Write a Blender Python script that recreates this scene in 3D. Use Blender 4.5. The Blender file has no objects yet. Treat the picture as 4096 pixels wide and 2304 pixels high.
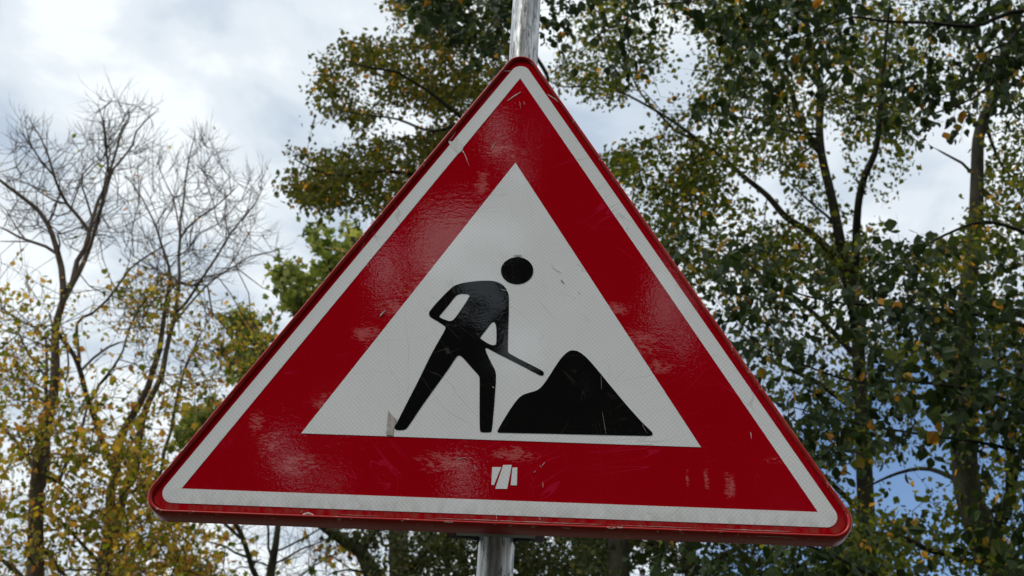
import bpy, bmesh, math, random
import numpy as np
from mathutils import Vector, Matrix
from mathutils.geometry import tessellate_polygon
R = math.radians
rng = np.random.default_rng(7)
random.seed(7)
scn = bpy.context.scene
col = scn.collection

# ------------------------------------------------------------------ camera
U = 0.24                      # inradius of the red triangle, metres
SIGN_Z = 1.65 + 3.446284 * U
YAW, PITCH, ROLL = 0.0488477, 0.54538424, 0.05489413
FPX = 4857.287                # focal length in pixels of the 4096 px photograph
CAM = Vector((0.3279411 * U, -6.25385369 * U, 1.65))
M3 = (Matrix.Rotation(YAW, 3, 'Z') @ Matrix.Rotation(math.pi / 2 + PITCH, 3, 'X') @ Matrix.Rotation(ROLL, 3, 'Z'))
cam_d = bpy.data.cameras.new('camera')
cam = bpy.data.objects.new('camera', cam_d)
col.objects.link(cam)
cam.matrix_world = Matrix.Translation(CAM) @ M3.to_4x4()
cam_d.sensor_width = 36
cam_d.lens = FPX / 4096 * 36
cam_d.clip_start = 0.05
cam_d.clip_end = 3000
cam_d.dof.use_dof = True
cam_d.dof.focus_distance = 1.72
cam_d.dof.aperture_fstop = 13
scn.camera = cam

# ------------------------------------------------------------------ world
SUN_EL, SUN_AZ = 56.0, 232.0      # azimuth clockwise from +Y : behind the camera, to its left
sun_dir = Vector((math.sin(R(SUN_AZ)) * math.cos(R(SUN_EL)), math.cos(R(SUN_AZ)) * math.cos(R(SUN_EL)), math.sin(R(SUN_EL))))
scn.view_settings.view_transform = 'Standard'
scn.view_settings.look = 'None'
scn.view_settings.exposure = 0.0
scn.view_settings.gamma = 1.0
world = bpy.data.worlds.new('World')
scn.world = world
world.use_nodes = True

class NT:
    """small helper round a node tree"""
    def __init__(self, tree):
        self.t = tree; self.n = tree.nodes; self.l = tree.links
    def node(self, kind, **kw):
        nd = self.n.new(kind)
        for k, v in kw.items():
            if k.startswith('i_'):
                nd.inputs[k[2:].replace('_', ' ')].default_value = v
            else:
                setattr(nd, k, v)
        return nd
    def link(self, a, b):
        self.l.new(a, b)
    def math(self, op, a, b=None, c=None, clamp=False):
        nd = self.n.new('ShaderNodeMath'); nd.operation = op; nd.use_clamp = clamp
        for i, v in enumerate((a, b, c)):
            if v is None: continue
            if isinstance(v, (int, float)): nd.inputs[i].default_value = v
            else: self.l.new(v, nd.inputs[i])
        return nd.outputs[0]
    def vmath(self, op, a, b=None):
        nd = self.n.new('ShaderNodeVectorMath'); nd.operation = op
        for i, v in enumerate((a, b)):
            if v is None: continue
            if isinstance(v, (tuple, list, Vector)): nd.inputs[i].default_value = tuple(v)
            else: self.l.new(v, nd.inputs[i])
        return nd.outputs['Value'] if op in ('DOT_PRODUCT', 'LENGTH') else nd.outputs[0]
    def noise(self, vec, scale, detail=4, rough=.5, dist=0.0):
        nd = self.n.new('ShaderNodeTexNoise')
        nd.inputs['Scale'].default_value = scale; nd.inputs['Detail'].default_value = detail
        nd.inputs['Roughness'].default_value = rough; nd.inputs['Distortion'].default_value = dist
        if vec is not None: self.l.new(vec, nd.inputs['Vector'])
        return nd.outputs[0]
    def ramp(self, fac, stops, mode='LINEAR'):
        nd = self.n.new('ShaderNodeValToRGB'); cr = nd.color_ramp; cr.interpolation = mode
        while len(cr.elements) > 1: cr.elements.remove(cr.elements[-1])
        for i, (p, c) in enumerate(stops):
            if isinstance(c, (int, float)): c = (c, c, c)
            e = cr.elements[0] if i == 0 else cr.elements.new(p)
            e.position = p; e.color = (*c, 1)
        self.l.new(fac, nd.inputs[0])
        return nd.outputs[0]
    def mix(self, fac, a, b, mode='MIX'):
        nd = self.n.new('ShaderNodeMix'); nd.data_type = 'RGBA'; nd.blend_type = mode
        for idx, v in ((0, fac), (6, a), (7, b)):
            if isinstance(v, (int, float)): nd.inputs[idx].default_value = v if idx == 0 else (v, v, v, 1)
            elif isinstance(v, (tuple, list)): nd.inputs[idx].default_value = (*v, 1)
            else: self.l.new(v, nd.inputs[idx])
        return nd.outputs[2]
    def mapping(self, vec, scale=(1, 1, 1), loc=(0, 0, 0), rot=(0, 0, 0)):
        nd = self.n.new('ShaderNodeMapping')
        nd.inputs['Scale'].default_value = scale; nd.inputs['Location'].default_value = loc
        nd.inputs['Rotation'].default_value = rot
        self.l.new(vec, nd.inputs['Vector'])
        return nd.outputs[0]

W = NT(world.node_tree)
W.n.clear()
out = W.node('ShaderNodeOutputWorld')
sky = W.node('ShaderNodeTexSky', sky_type='NISHITA', sun_disc=False, sun_elevation=R(SUN_EL), sun_rotation=R(SUN_AZ), dust_density=.2, ozone_density=3.2, air_density=1.0)
tc = W.node('ShaderNodeTexCoord')
dirn = tc.outputs['Generated']
def world_dir(px, py):
    v = M3 @ Vector(((px * 4096 / 2576 - 2048) / FPX, -(py * 4096 / 2576 - 1152) / FPX, -1))
    return v.normalized()
sep = W.node('ShaderNodeSeparateXYZ'); W.link(dirn, sep.inputs[0])
zz = W.math('MAXIMUM', sep.outputs[2], 0.08)
comb = W.node('ShaderNodeCombineXYZ')
W.link(W.math('DIVIDE', sep.outputs[0], zz), comb.inputs[0]); W.link(W.math('DIVIDE', sep.outputs[1], zz), comb.inputs[1])
plane = comb.outputs[0]
n1 = W.noise(W.mapping(plane, (1.6, 1.0, 1), (3.1, .4, 0)), 2.1, 7, .52, .5)
n2 = W.noise(W.mapping(plane, (1.3, 1.5, 1), (7.1, 2.4, 0), (0, 0, .3)), 3.0, 5, .5, .2)
# the break in the cloud low on the right
hole = W.vmath('DOT_PRODUCT', dirn, world_dir(2330, 1430))
holef = W.ramp(hole, [(.9, 0.0), (.955, .08), (.980, .36), (.992, .90), (1, 1.0)])
cover = W.math('SUBTRACT', W.math('ADD', W.math('MULTIPLY', n1, .95), .52), W.math('MULTIPLY', holef, .95))
coverf = W.ramp(cover, [(.28, 0.0), (.50, .35), (.66, .82), (.9, 1.0)], 'EASE')
cloudc = W.ramp(W.math('ADD', W.math('MULTIPLY', n1, .5), W.math('MULTIPLY', n2, .5)),
                [(.36, (.47, .555, .665)), (.43, (.585, .665, .75)), (.50, (.71, .775, .835)), (.57, (.86, .915, .95))], 'EASE')
glow = W.vmath('DOT_PRODUCT', dirn, sun_dir)
glowf = W.math('ADD', W.math('MULTIPLY', W.math('POWER', W.math('MAXIMUM', glow, 0), 6.0), 1.1), 1.0)
cl = W.vmath('SCALE', cloudc); W.n[-1].operation = 'SCALE'
sc = [n for n in W.n if n.type == 'VECT_MATH' and n.operation == 'SCALE'][-1]
W.link(glowf, sc.inputs['Scale'])
bg1 = W.node('ShaderNodeBackground'); bg1.inputs[1].default_value = 0.15
bg2 = W.node('ShaderNodeBackground'); bg2.inputs[1].default_value = 1.12
W.link(sky.outputs[0], bg1.inputs[0]); W.link(sc.outputs[0], bg2.inputs[0])
mx = W.node('ShaderNodeMixShader')
W.link(coverf, mx.inputs[0]); W.link(bg1.outputs[0], mx.inputs[1]); W.link(bg2.outputs[0], mx.inputs[2])
W.link(mx.outputs[0], out.inputs[0])

sun_d = bpy.data.lights.new('sun', 'SUN')
sun_d.energy = 2.0; sun_d.angle = R(14); sun_d.color = (1, .95, .87)
sun = bpy.data.objects.new('sun', sun_d); col.objects.link(sun)
sun.rotation_euler = (-sun_dir).to_track_quat('-Z', 'Y').to_euler()

# ------------------------------------------------------------------ helpers
def at(px, py, Y):
    """point at depth Y behind the sign seen at (px, py) of the 2576 px wide view"""
    d = M3 @ Vector(((px * 4096 / 2576 - 2048) / FPX, -(py * 4096 / 2576 - 1152) / FPX, -1))
    t = (Y - CAM.y) / d.y
    return CAM + d * t

def empty(name, loc, label, cat, group=None):
    o = bpy.data.objects.new(name, None); col.objects.link(o); o.location = loc
    o.empty_display_size = .2
    o['label'] = label; o['category'] = cat
    if group: o['group'] = group
    return o

def mesh_obj(name, verts, faces, mat, parent=None, smooth=False, loc=None):
    me = bpy.data.meshes.new(name)
    me.from_pydata([tuple(v) for v in verts], [], [tuple(f) for f in faces])
    me.update()
    if smooth: me.polygons.foreach_set('use_smooth', [True] * len(me.polygons))
    o = bpy.data.objects.new(name, me); col.objects.link(o)
    if mat: me.materials.append(mat)
    if parent is not None: o.parent = parent
    if loc is not None: o.location = loc
    return o

def raw_mesh(name, V, F, mat, parent, smooth=True, attr=None):
    """V (n,3) float array in world space, F (m,k) int array, all faces with k corners"""
    me = bpy.data.meshes.new(name)
    V = np.asarray(V, dtype=np.float32)
    if parent is not None: V = V - np.array(parent.location, dtype=np.float32)
    m, k = F.shape
    me.vertices.add(len(V)); me.vertices.foreach_set('co', V.ravel())
    me.loops.add(m * k); me.loops.foreach_set('vertex_index', F.astype(np.int32).ravel())
    me.polygons.add(m); me.polygons.foreach_set('loop_start', np.arange(0, m * k, k, dtype=np.int32))
    me.polygons.foreach_set('loop_total', np.full(m, k, dtype=np.int32))
    me.polygons.foreach_set('use_smooth', np.full(m, smooth))
    if attr is not None:
        a = me.attributes.new('tint', 'FLOAT', 'FACE'); a.data.foreach_set('value', np.asarray(attr, dtype=np.float32))
    me.update(calc_edges=True)
    me.materials.append(mat)
    o = bpy.data.objects.new(name, me); col.objects.link(o)
    if parent is not None: o.parent = parent
    return o

def new_mat(name):
    m = bpy.data.materials.new(name); m.use_nodes = True
    t = NT(m.node_tree)
    bsdf = [n for n in t.n if n.type == 'BSDF_PRINCIPLED'][0]
    return m, t, bsdf

# ------------------------------------------------------------------ materials
def bump(t, h, strength, dist, normal=None):
    b = t.node('ShaderNodeBump'); b.inputs['Strength'].default_value = strength; b.inputs['Distance'].default_value = dist
    t.link(h, b.inputs['Height'])
    if normal is not None: t.link(normal, b.inputs['Normal'])
    return b.outputs[0]

def sheet_mat(name, base, line, coat=.82, diamond=.5, pal=(.62, .45, .44), wear=.0, ripple=1.0, pal2=None, glare_spots=()):
    """retroreflective sheeting: diamond cells under a clear, slightly rippled film"""
    m, t, b = new_mat(name)
    g = t.node('ShaderNodeTexCoord').outputs['Object']
    s = t.node('ShaderNodeSeparateXYZ'); t.link(g, s.inputs[0])
    wob = t.noise(g, 9, 2)
    x = t.math('ADD', s.outputs[0], t.math('MULTIPLY', wob, .004)); z = s.outputs[2]
    P = 0.0066
    def tri(v):
        return t.math('ABSOLUTE', t.math('SUBTRACT', t.math('FRACT', t.math('DIVIDE', v, P)), .5))
    a1 = tri(t.math('ADD', x, t.math('MULTIPLY', z, .98)))
    a2 = tri(t.math('SUBTRACT', x, t.math('MULTIPLY', z, .98)))
    mx_ = t.math('MAXIMUM', a1, a2)
    lines = t.ramp(mx_, [(.40, 0), (.455, 1)])
    big = t.noise(g, 7, 4, .6)
    fine = t.noise(g, 240, 3, .6)
    c = t.mix(t.math('MULTIPLY', lines, diamond), base, line)
    c = t.mix(t.math('MULTIPLY', t.ramp(big, [(.35, 0), (.7, 1)]), .16), c, [v * .75 for v in base])
    c = t.mix(t.math('MULTIPLY', t.ramp(fine, [(.3, 0), (.7, 1)]), .10), c, [v * .6 for v in base])
    # hairline scratches running several ways
    for i, (ang, sc_, wid) in enumerate(((.5, 30, .012), (-.9, 38, .010), (1.35, 26, .009), (.1, 34, .008))):
        rt = t.mapping(g, (1, 1, 1), (0, 0, 0), (0, ang * 1.6, 0)); mp = t.mapping(rt, (sc_ * .9, 1, 4.5), (i * 3.7, 0, i * 1.9))
        nn = t.noise(mp, 1.0, 2, .4, .3)
        sl = t.math('LESS_THAN', t.math('ABSOLUTE', t.math('SUBTRACT', nn, .5)), wid * .45)
        gate = t.ramp(t.noise(t.mapping(g, (1, 1, 1), (i * 5.1, 2, 0)), 8, 2), [(.54, 0), (.64, 1)])
        c = t.mix(t.math('MULTIPLY', t.math('MULTIPLY', sl, gate), wear), c, pal2 or pal)
    # chalky abraded flecks
    fl = t.ramp(t.noise(t.mapping(g, (1, 1, 1.5), (4, 0, 9)), 320, 3, .7), [(.62, 0), (.68, 1)])
    fg = t.ramp(t.noise(t.mapping(g, (1, 1, 1), (11, 0, 3)), 10, 4, .65), [(.54, 0), (.66, 1)])
    c = t.mix(t.math('MULTIPLY', t.math('MULTIPLY', fl, fg), wear * .8), c, pal)
    if glare_spots:  # sky glare painted into the sheet colour as ragged pale patches
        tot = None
        for sx, sz, ax, az in glare_spots:
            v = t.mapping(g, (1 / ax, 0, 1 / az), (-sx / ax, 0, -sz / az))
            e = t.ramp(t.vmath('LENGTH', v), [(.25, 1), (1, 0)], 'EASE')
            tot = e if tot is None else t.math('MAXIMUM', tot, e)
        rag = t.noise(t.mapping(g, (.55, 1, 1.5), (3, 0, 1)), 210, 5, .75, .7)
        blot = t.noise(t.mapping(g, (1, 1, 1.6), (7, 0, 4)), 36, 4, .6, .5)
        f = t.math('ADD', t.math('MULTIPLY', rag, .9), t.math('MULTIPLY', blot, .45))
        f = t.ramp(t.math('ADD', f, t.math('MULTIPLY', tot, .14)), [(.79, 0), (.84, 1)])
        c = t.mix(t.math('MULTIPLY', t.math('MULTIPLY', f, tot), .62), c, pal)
    # grime that has settled above the lower edge
    low = t.ramp(t.math('ADD', s.outputs[2], .272), [(0.0, 1), (.035, 0)])
    gn = t.ramp(t.noise(t.mapping(g, (1, 1, .5)), 60, 5, .7), [(.42, 0), (.62, 1)])
    c = t.mix(t.math('MULTIPLY', t.math('MULTIPLY', low, gn), .38), c, (.20, .15, .11))
    t.link(c, b.inputs['Base Color'])
    b.inputs['Roughness'].default_value = .6
    b.inputs['Specular IOR Level'].default_value = 0.0
    b.inputs['Coat Weight'].default_value = coat
    b.inputs['Coat IOR'].default_value = 1.6
    t.link(t.math('ADD', t.math('MULTIPLY', t.ramp(t.noise(g, 14, 3), [(.45, 0), (.7, 1)]), .03), .01), b.inputs['Coat Roughness'])
    # film ripples: long horizontal waves, blotches and the cells showing through
    r1 = t.noise(t.mapping(g, (1, 1, 2.4)), 62, 3, .55, .5)
    r2 = t.noise(t.mapping(g, (1, 1, 1.3), (5, 0, 0)), 230, 2, .5, .3)
    h = t.math('ADD', t.math('MULTIPLY', r1, .6), t.math('MULTIPLY', r2, .40))
    h = t.math('ADD', h, t.math('MULTIPLY', mx_, .06))
    t.link(bump(t, h, .036 * ripple, .0030), b.inputs['Coat Normal'])
    t.link(bump(t, mx_, .15, .0008), b.inputs['Normal'])
    return m

RED = (.385, .0006, .0075)
GLARE_SPOTS = ((-.135, .078, .055, .030), (-.165, .045, .04, .03), (-.195, .000, .035, .035), (-.11, .115, .03, .03), (.155, .055, .035, .02), (.19, .0, .045, .04), (.215, -.035, .035, .018), (.09, .13, .02, .03),
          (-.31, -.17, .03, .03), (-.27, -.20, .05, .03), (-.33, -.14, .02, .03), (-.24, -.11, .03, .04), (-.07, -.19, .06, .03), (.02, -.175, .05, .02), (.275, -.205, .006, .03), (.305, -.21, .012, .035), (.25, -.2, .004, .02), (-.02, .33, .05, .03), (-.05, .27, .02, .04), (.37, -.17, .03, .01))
M_red = sheet_mat('red_sheeting', RED, (.48, .002, .010), diamond=.6, wear=.6, pal=(.56, .15, .15), pal2=(.50, .012, .045), glare_spots=GLARE_SPOTS)
M_white = sheet_mat('white_sheeting', (.78, .80, .815), (.97, .98, .98), diamond=.85, wear=.30, pal=(.36, .34, .31), ripple=.7)
M_black = sheet_mat('black_film', (.0065, .0065, .0065), (.012, .012, .012), diamond=.12, wear=.35, pal=(.10, .095, .085), ripple=.45, coat=.6)

def rim_material():
    m, t, b = new_mat('red_painted_rim')
    g = t.node('ShaderNodeTexCoord').outputs['Object']
    chips = t.ramp(t.noise(t.mapping(g, (1, 1, 1)), 130, 4, .7), [(.60, 0), (.625, 1)])
    gate = t.ramp(t.noise(t.mapping(g, (1, 1, 1), (2, 0, 5)), 14, 4, .65), [(.47, 0), (.58, 1)])
    mk = t.math('MULTIPLY', chips, gate)
    fade = t.ramp(t.noise(g, 18, 4), [(.35, 0), (.7, 1)])
    c = t.mix(t.math('MULTIPLY', fade, .5), (.42, .018, .018), (.52, .075, .068))
    c = t.mix(mk, c, (.50, .44, .40))
    t.link(c, b.inputs['Base Color'])
    t.link(t.math('ADD', t.math('MULTIPLY', mk, .3), .34), b.inputs['Roughness'])
    b.inputs['Specular IOR Level'].default_value = .18
    t.link(bump(t, t.noise(g, 420, 2), .12, .0006), b.inputs['Normal'])
    return m
M_rim = rim_material()

def flat_mat(name, c1, c2, rough=.7, scale=60, metal=0.0, bmp=.2, dist=.001):
    m, t, b = new_mat(name)
    g = t.node('ShaderNodeTexCoord').outputs['Object']
    n = t.noise(g, scale, 5, .6)
    t.link(t.mix(t.ramp(n, [(.35, 0), (.65, 1)]), c1, c2), b.inputs['Base Color'])
    b.inputs['Roughness'].default_value = rough; b.inputs['Metallic'].default_value = metal
    t.link(bump(t, n, bmp, dist), b.inputs['Normal'])
    return m
M_chip = flat_mat('bare_scraped_metal', (.50, .47, .43), (.68, .66, .62), .55, 300)
M_dirt = flat_mat('pale_dried_dirt', (.36, .27, .24), (.56, .47, .43), .9, 500)
M_torn = flat_mat('torn_film_backing', (.30, .27, .22), (.48, .46, .42), .6, 160)
M_smear = flat_mat('white_smear', (.56, .57, .57), (.68, .69, .69), .6, 120)
M_seal = flat_mat('dark_seam', (.012, .006, .006), (.03, .018, .016), .9, 300)
M_back = flat_mat('aluminium_back', (.34, .35, .36), (.44, .45, .46), .5, 30, .6)
M_clamp = flat_mat('weathered_clamp', (.055, .058, .06), (.12, .12, .125), .55, 60, .3)

def pole_material():
    m, t, b = new_mat('galvanised_pole')
    g = t.node('ShaderNodeTexCoord').outputs['Object']
    streak = t.noise(t.mapping(g, (1, 1, .06)), 190, 5, .62)
    blot = t.noise(t.mapping(g, (1, 1, .28)), 52, 5, .62, .4)
    crack = t.ramp(t.noise(t.mapping(g, (1, 1, .13), (1, 3, 0)), 240, 5, .7, .6), [(.42, 1), (.46, 0)])
    gate = t.ramp(t.noise(t.mapping(g, (1, 1, .5), (8, 3, 0)), 22, 3, .6), [(.36, 0), (.56, 1)])
    c = t.ramp(t.math('ADD', t.math('MULTIPLY', streak, .5), t.math('MULTIPLY', blot, .5)),
               [(.36, (.17, .18, .185)), (.47, (.44, .45, .455)), (.57, (.74, .75, .74))])
    iso = t.math('LESS_THAN', t.math('ABSOLUTE', t.math('SUBTRACT', t.noise(t.mapping(g, (1, 1, .10), (5, 1, 0)), 120, 4, .6, .5), .5)), .022)
    g2 = t.ramp(t.noise(t.mapping(g, (1, 1, .4), (2, 7, 0)), 40, 4, .6), [(.48, 0), (.55, 1)])
    c = t.mix(t.math('MULTIPLY', t.math('MULTIPLY', iso, g2), .85), c, (.05, .05, .045))
    c = t.mix(t.math('MULTIPLY', crack, gate), c, (.06, .06, .055))
    t.link(c, b.inputs['Base Color'])
    b.inputs['Metallic'].default_value = .35
    t.link(t.math('ADD', t.math('MULTIPLY', blot, .35), .20), b.inputs['Roughness'])
    h = t.math('ADD', t.math('MULTIPLY', streak, .5), t.math('MULTIPLY', blot, 1.2))
    t.link(bump(t, h, .35, .0016), b.inputs['Normal'])
    return m
M_pole = pole_material()

def bark_mat(name, dark, light, moss=0.0, scale=9):
    m, t, b = new_mat(name)
    g = t.node('ShaderNodeTexCoord').outputs['Object']
    n = t.noise(t.mapping(g, (1, 1, .35)), scale, 6, .65)
    n2 = t.noise(g, scale * .3, 4)
    c = t.mix(t.ramp(n, [(.38, 0), (.66, 1)]), dark, light)
    if moss: c = t.mix(t.math('MULTIPLY', t.ramp(n2, [(.45, 0), (.62, 1)]), moss), c, (.045, .055, .014))
    t.link(c, b.inputs['Base Color']); b.inputs['Roughness'].default_value = .9
    b.inputs['Specular IOR Level'].default_value = .2
    t.link(bump(t, n, .7, .03), b.inputs['Normal'])
    return m
M_bark_lime = bark_mat('lime_bark', (.042, .027, .019), (.115, .082, .060), .3)
M_bark_birch = bark_mat('birch_bark', (.009, .0075, .005), (.030, .025, .017), .35)
M_bark_near = bark_mat('near_branch_bark', (.010, .008, .007), (.034, .028, .022), .2, 20)
M_bark_maple = bark_mat('maple_bark', (.020, .018, .013), (.06, .052, .038), .8)

def leaf_mat(name, stops, trans=.35, rough=.45, back=None, tgain=1.2):
    m, t, b = new_mat(name)
    at_ = t.node('ShaderNodeAttribute', attribute_name='tint')
    c = t.ramp(at_.outputs['Fac'], stops)
    g = t.node('ShaderNodeTexCoord').outputs['Object']
    n = t.noise(g, 35, 3)
    c = t.mix(t.math('MULTIPLY', t.ramp(n, [(.4, 0), (.65, 1)]), .35), c, t.mix(.5, c, (.02, .02, .01)))
    base = c
    if back is not None:
        geo = t.node('ShaderNodeNewGeometry')
        base = t.mix(t.math('MULTIPLY', geo.outputs['Backfacing'], .55), c, t.mix(.5, c, back))
    t.link(base, b.inputs['Base Color']); b.inputs['Roughness'].default_value = rough
    b.inputs['Specular IOR Level'].default_value = .07
    tr = t.node('ShaderNodeBsdfTranslucent')
    sc2 = t.node('ShaderNodeVectorMath', operation='MULTIPLY'); t.link(c, sc2.inputs[0]); sc2.inputs[1].default_value = (tgain * 1.15, tgain * 1.1, tgain * .55)
    t.link(sc2.outputs[0], tr.inputs[0])
    mxs = t.node('ShaderNodeMixShader'); mxs.inputs[0].default_value = trans
    o = [n_ for n_ in t.n if n_.type == 'OUTPUT_MATERIAL'][0]
    t.link(b.outputs[0], mxs.inputs[1]); t.link(tr.outputs[0], mxs.inputs[2]); t.link(mxs.outputs[0], o.inputs[0])
    return m
M_leaf_lime = leaf_mat('autumn_lime_leaf', [(0, (.060, .100, .010)), (.36, (.17, .185, .024)), (.58, (.37, .26, .045)), (.84, (.47, .25, .060)), (1, (.30, .13, .035))], .52, .5, None, 1.7)
M_leaf_mid = leaf_mat('small_birch_leaf', [(0, (.034, .048, .010)), (.5, (.085, .090, .018)), (.86, (.15, .125, .028)), (.92, (.34, .17, .03)), (1, (.42, .17, .02))], .45, .5, None, 1.6)
M_leaf_birch = leaf_mat('birch_leaf', [(0, (.022, .036, .006)), (.5, (.066, .084, .012)), (.85, (.17, .165, .024)), (.93, (.36, .21, .03)), (1, (.44, .20, .02))], .46, .45, None, 1.8)
M_leaf_near = leaf_mat('near_leaf', [(0, (.009, .017, .006)), (.35, (.020, .034, .011)), (.6, (.034, .054, .022)), (.8, (.075, .10, .030)), (.89, (.13, .14, .025)), (.92, (.26, .19, .03)), (1, (.42, .17, .02))], .28, .5, (.040, .060, .034), 1.6)
M_leaf_maple = leaf_mat('maple_leaf', [(0, (.050, .078, .018)), (.5, (.20, .24, .065)), (.85, (.46, .46, .17)), (1, (.36, .26, .06))], .4, .5, None, 1.3)
M_leaf_dark = leaf_mat('dark_leaf', [(0, (.02, .03, .010)), (.6, (.05, .06, .018)), (.9, (.085, .09, .028)), (1, (.20, .13, .03))], .3, .5, None, 1.1)

# ------------------------------------------------------------------ ground
def ground():
    m, t, b = new_mat('grass_ground')
    g = t.node('ShaderNodeTexCoord').outputs['Object']
    n = t.noise(g, 1.3, 8, .65)
    t.link(t.mix(t.ramp(n, [(.35, 0), (.7, 1)]), (.016, .022, .008), (.04, .04, .018)), b.inputs['Base Color'])
    b.inputs['Roughness'].default_value = .95
    t.link(bump(t, n, .6, .05), b.inputs['Normal'])
    o = mesh_obj('ground', [(-900, -900, 0), (900, -900, 0), (900, 900, 0), (-900, 900, 0)], [(0, 1, 2, 3)], m)
    o['kind'] = 'structure'
ground()

# ------------------------------------------------------------------ the sign
def rounded_tri(r, rho, seg=10):
    """outline (counter-clockwise seen from the front) of an equilateral triangle, inradius r, corner radius rho"""
    pts = []
    for ang in (90, 210, 330):
        a = R(ang); cx, cz = 2 * (r - rho) * math.cos(a), 2 * (r - rho) * math.sin(a)
        if rho <= 1e-6:
            pts.append((2 * r * math.cos(a), 2 * r * math.sin(a))); continue
        for k in range(seg + 1):
            b = a + R(-60 + 120 * k / seg)
            pts.append((cx + rho * math.cos(b), cz + rho * math.sin(b)))
    return pts

def plate(name, outline, holes, y_front, thick, mat, parent):
    """flat piece of film cut to an outline, with real thickness; front faces -Y"""
    loops = [[Vector((x, z, 0)) for x, z in outline]] + [[Vector((x, z, 0)) for x, z in h] for h in holes]
    tris = tessellate_polygon(loops)
    flat = [p for l in loops for p in l]
    V = [(p.x, y_front, p.y) for p in flat] + [(p.x, y_front + thick, p.y) for p in flat]
    n = len(flat); F = []
    for a, b, c in tris:
        pa, pb, pc = flat[a], flat[b], flat[c]
        cr = (pb - pa).cross(pc - pa).z
        if cr > 0: F.append((a, b, c))          # counter-clockwise from -Y is outward
        else: F.append((a, c, b))
    F += [(c + n, b + n, a + n) for a, b, c in list(F)]
    s = 0
    for l in loops:
        k = len(l)
        for i in range(k):
            F.append((s + i, s + (i + 1) % k, s + (i + 1) % k + n, s + i + n))
        s += k
    o = mesh_obj(name, V, F, mat, parent)
    bm = bmesh.new(); bm.from_mesh(o.data)
    bmesh.ops.recalc_face_normals(bm, faces=bm.faces); bm.to_mesh(o.data); bm.free()
    return o

# unprojection on to the sign face (metres from the sign centre)
def on_sign(fx, fy):
    p = at(fx * 2576 / 4096, fy * 2576 / 4096, 0.0)
    return (p.x, p.z - SIGN_Z)
def z1(x, y): return on_sign(1500 + x / 1.705, 950 + y / 1.705)
def z3(x, y): return on_sign(560 + x / 2.6155, 1750 + y / 2.6155)
def z4(x, y): return on_sign(1700 + x / 2.615, 1750 + y / 2.615)
def z5(x, y): return on_sign(2500 + x / 2.058, 1600 + y / 2.058)
def z2(x, y): return on_sign(1900 + x / 2.416, y / 2.416)
def z8(x, y): return on_sign(1000 + x / 1.449, y / 1.449)

def chaikin(p, it=2):
    for _ in range(it):
        q = []
        n = len(p)
        for i in range(n):
            a, b = p[i], p[(i + 1) % n]
            d = math.dist(a, b)
            k = .25 if d < .022 else .0055 / d
            q.append((a[0] + (b[0] - a[0]) * k, a[1] + (b[1] - a[1]) * k))
            q.append((b[0] + (a[0] - b[0]) * k, b[1] + (a[1] - b[1]) * k))
        p = q
    return p

sign = empty('roadworks_sign', (0, 0, SIGN_Z), 'triangular red and white roadworks warning sign with a digging worker, clamped to the pole', 'road sign')
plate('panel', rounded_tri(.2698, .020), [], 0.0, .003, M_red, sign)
plate('white_border', rounded_tri(.2613, .0153), [rounded_tri(.2408, 0)], -.0004, .0003, M_white, sign)
plate('white_field', rounded_tri(.1555, 0), [], -.0004, .0003, M_white, sign)
# worker
BODY = [(557,323),(600,311),(690,298),(770,295),(820,299),(860,316),(888,340),(905,372),(914,405),(912,520),(908,640),(905,775),(912,790),(935,803),(1020,848),(1140,908),(1151,922),(1151,936),(1140,944),(1125,942),(1020,886),(900,825),(800,774),(762,753),(751,757),(755,775),(775,820),(800,870),(820,905),(826,950),(815,1120),(797,1318),(790,1330),(725,1330),(714,1320),(713,1150),(714,965),(710,945),(695,928),(650,878),(610,832),(590,812),(574,804),(560,810),(545,830),(500,900),(420,1010),(320,1150),(230,1285),(213,1305),(198,1313),(150,1315),(137,1308),(134,1295),(150,1265),(200,1165),(290,990),(380,805),(430,715),(462,660),(482,622),(480,608),(465,597),(420,568),(375,543),(367,525),(370,508),(400,470),(450,415),(510,355),(535,335)]
HOLE1 = [(437,540),(447,527),(500,465),(545,405),(565,390),(590,384),(635,388),(647,396),(640,412),(600,475),(545,553),(525,570),(505,572),(480,563),(445,549)]
HOLE2 = [(717,685),(722,676),(750,640),(790,588),(803,577),(815,577),(825,600),(829,650),(828,715),(824,732),(812,737),(785,732),(750,712),(722,693)]
HEAP = [(835,1325),(838,1313),(880,1240),(940,1145),(980,1095),(1010,1073),(1050,1060),(1090,1050),(1120,1035),(1150,1003),(1190,945),(1230,880),(1270,822),(1305,788),(1330,773),(1355,770),(1385,777),(1425,803),(1470,848),(1530,920),(1620,1030),(1720,1150),(1820,1262),(1885,1323),(1895,1340),(1885,1352),(1865,1354),(1500,1346),(1100,1337),(850,1332),(838,1330)]
plate('worker_figure', chaikin([z1(*p) for p in BODY]), [chaikin([z1(*p) for p in HOLE1]), chaikin([z1(*p) for p in HOLE2])], -.0008, .0003, M_black, sign)
hc = z1(969, 227); hw = (z1(1079, 227)[0] - z1(858, 227)[0]) / 2; hh = (z1(969, 134)[1] - z1(969, 319)[1]) / 2
plate('worker_head', [(hc[0] + hw * math.cos(a), hc[1] + hh * math.sin(a)) for a in np.linspace(0, 2 * math.pi, 49)[:-1]], [], -.0008, .0003, M_black, sign)
plate('earth_heap', chaikin([z1(*p) for p in HEAP]), [], -.0008, .0003, M_black, sign)
for q in ([(703,310),(798,311),(722,497),(694,496)], [(818,288),(908,288),(860,539),(735,536)], [(914,315),(966,315),(960,502),(896,500)]):
    plate('emblem_bar', [z4(*p) for p in q], [], -.0004, .0003, M_white, sign)
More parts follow.
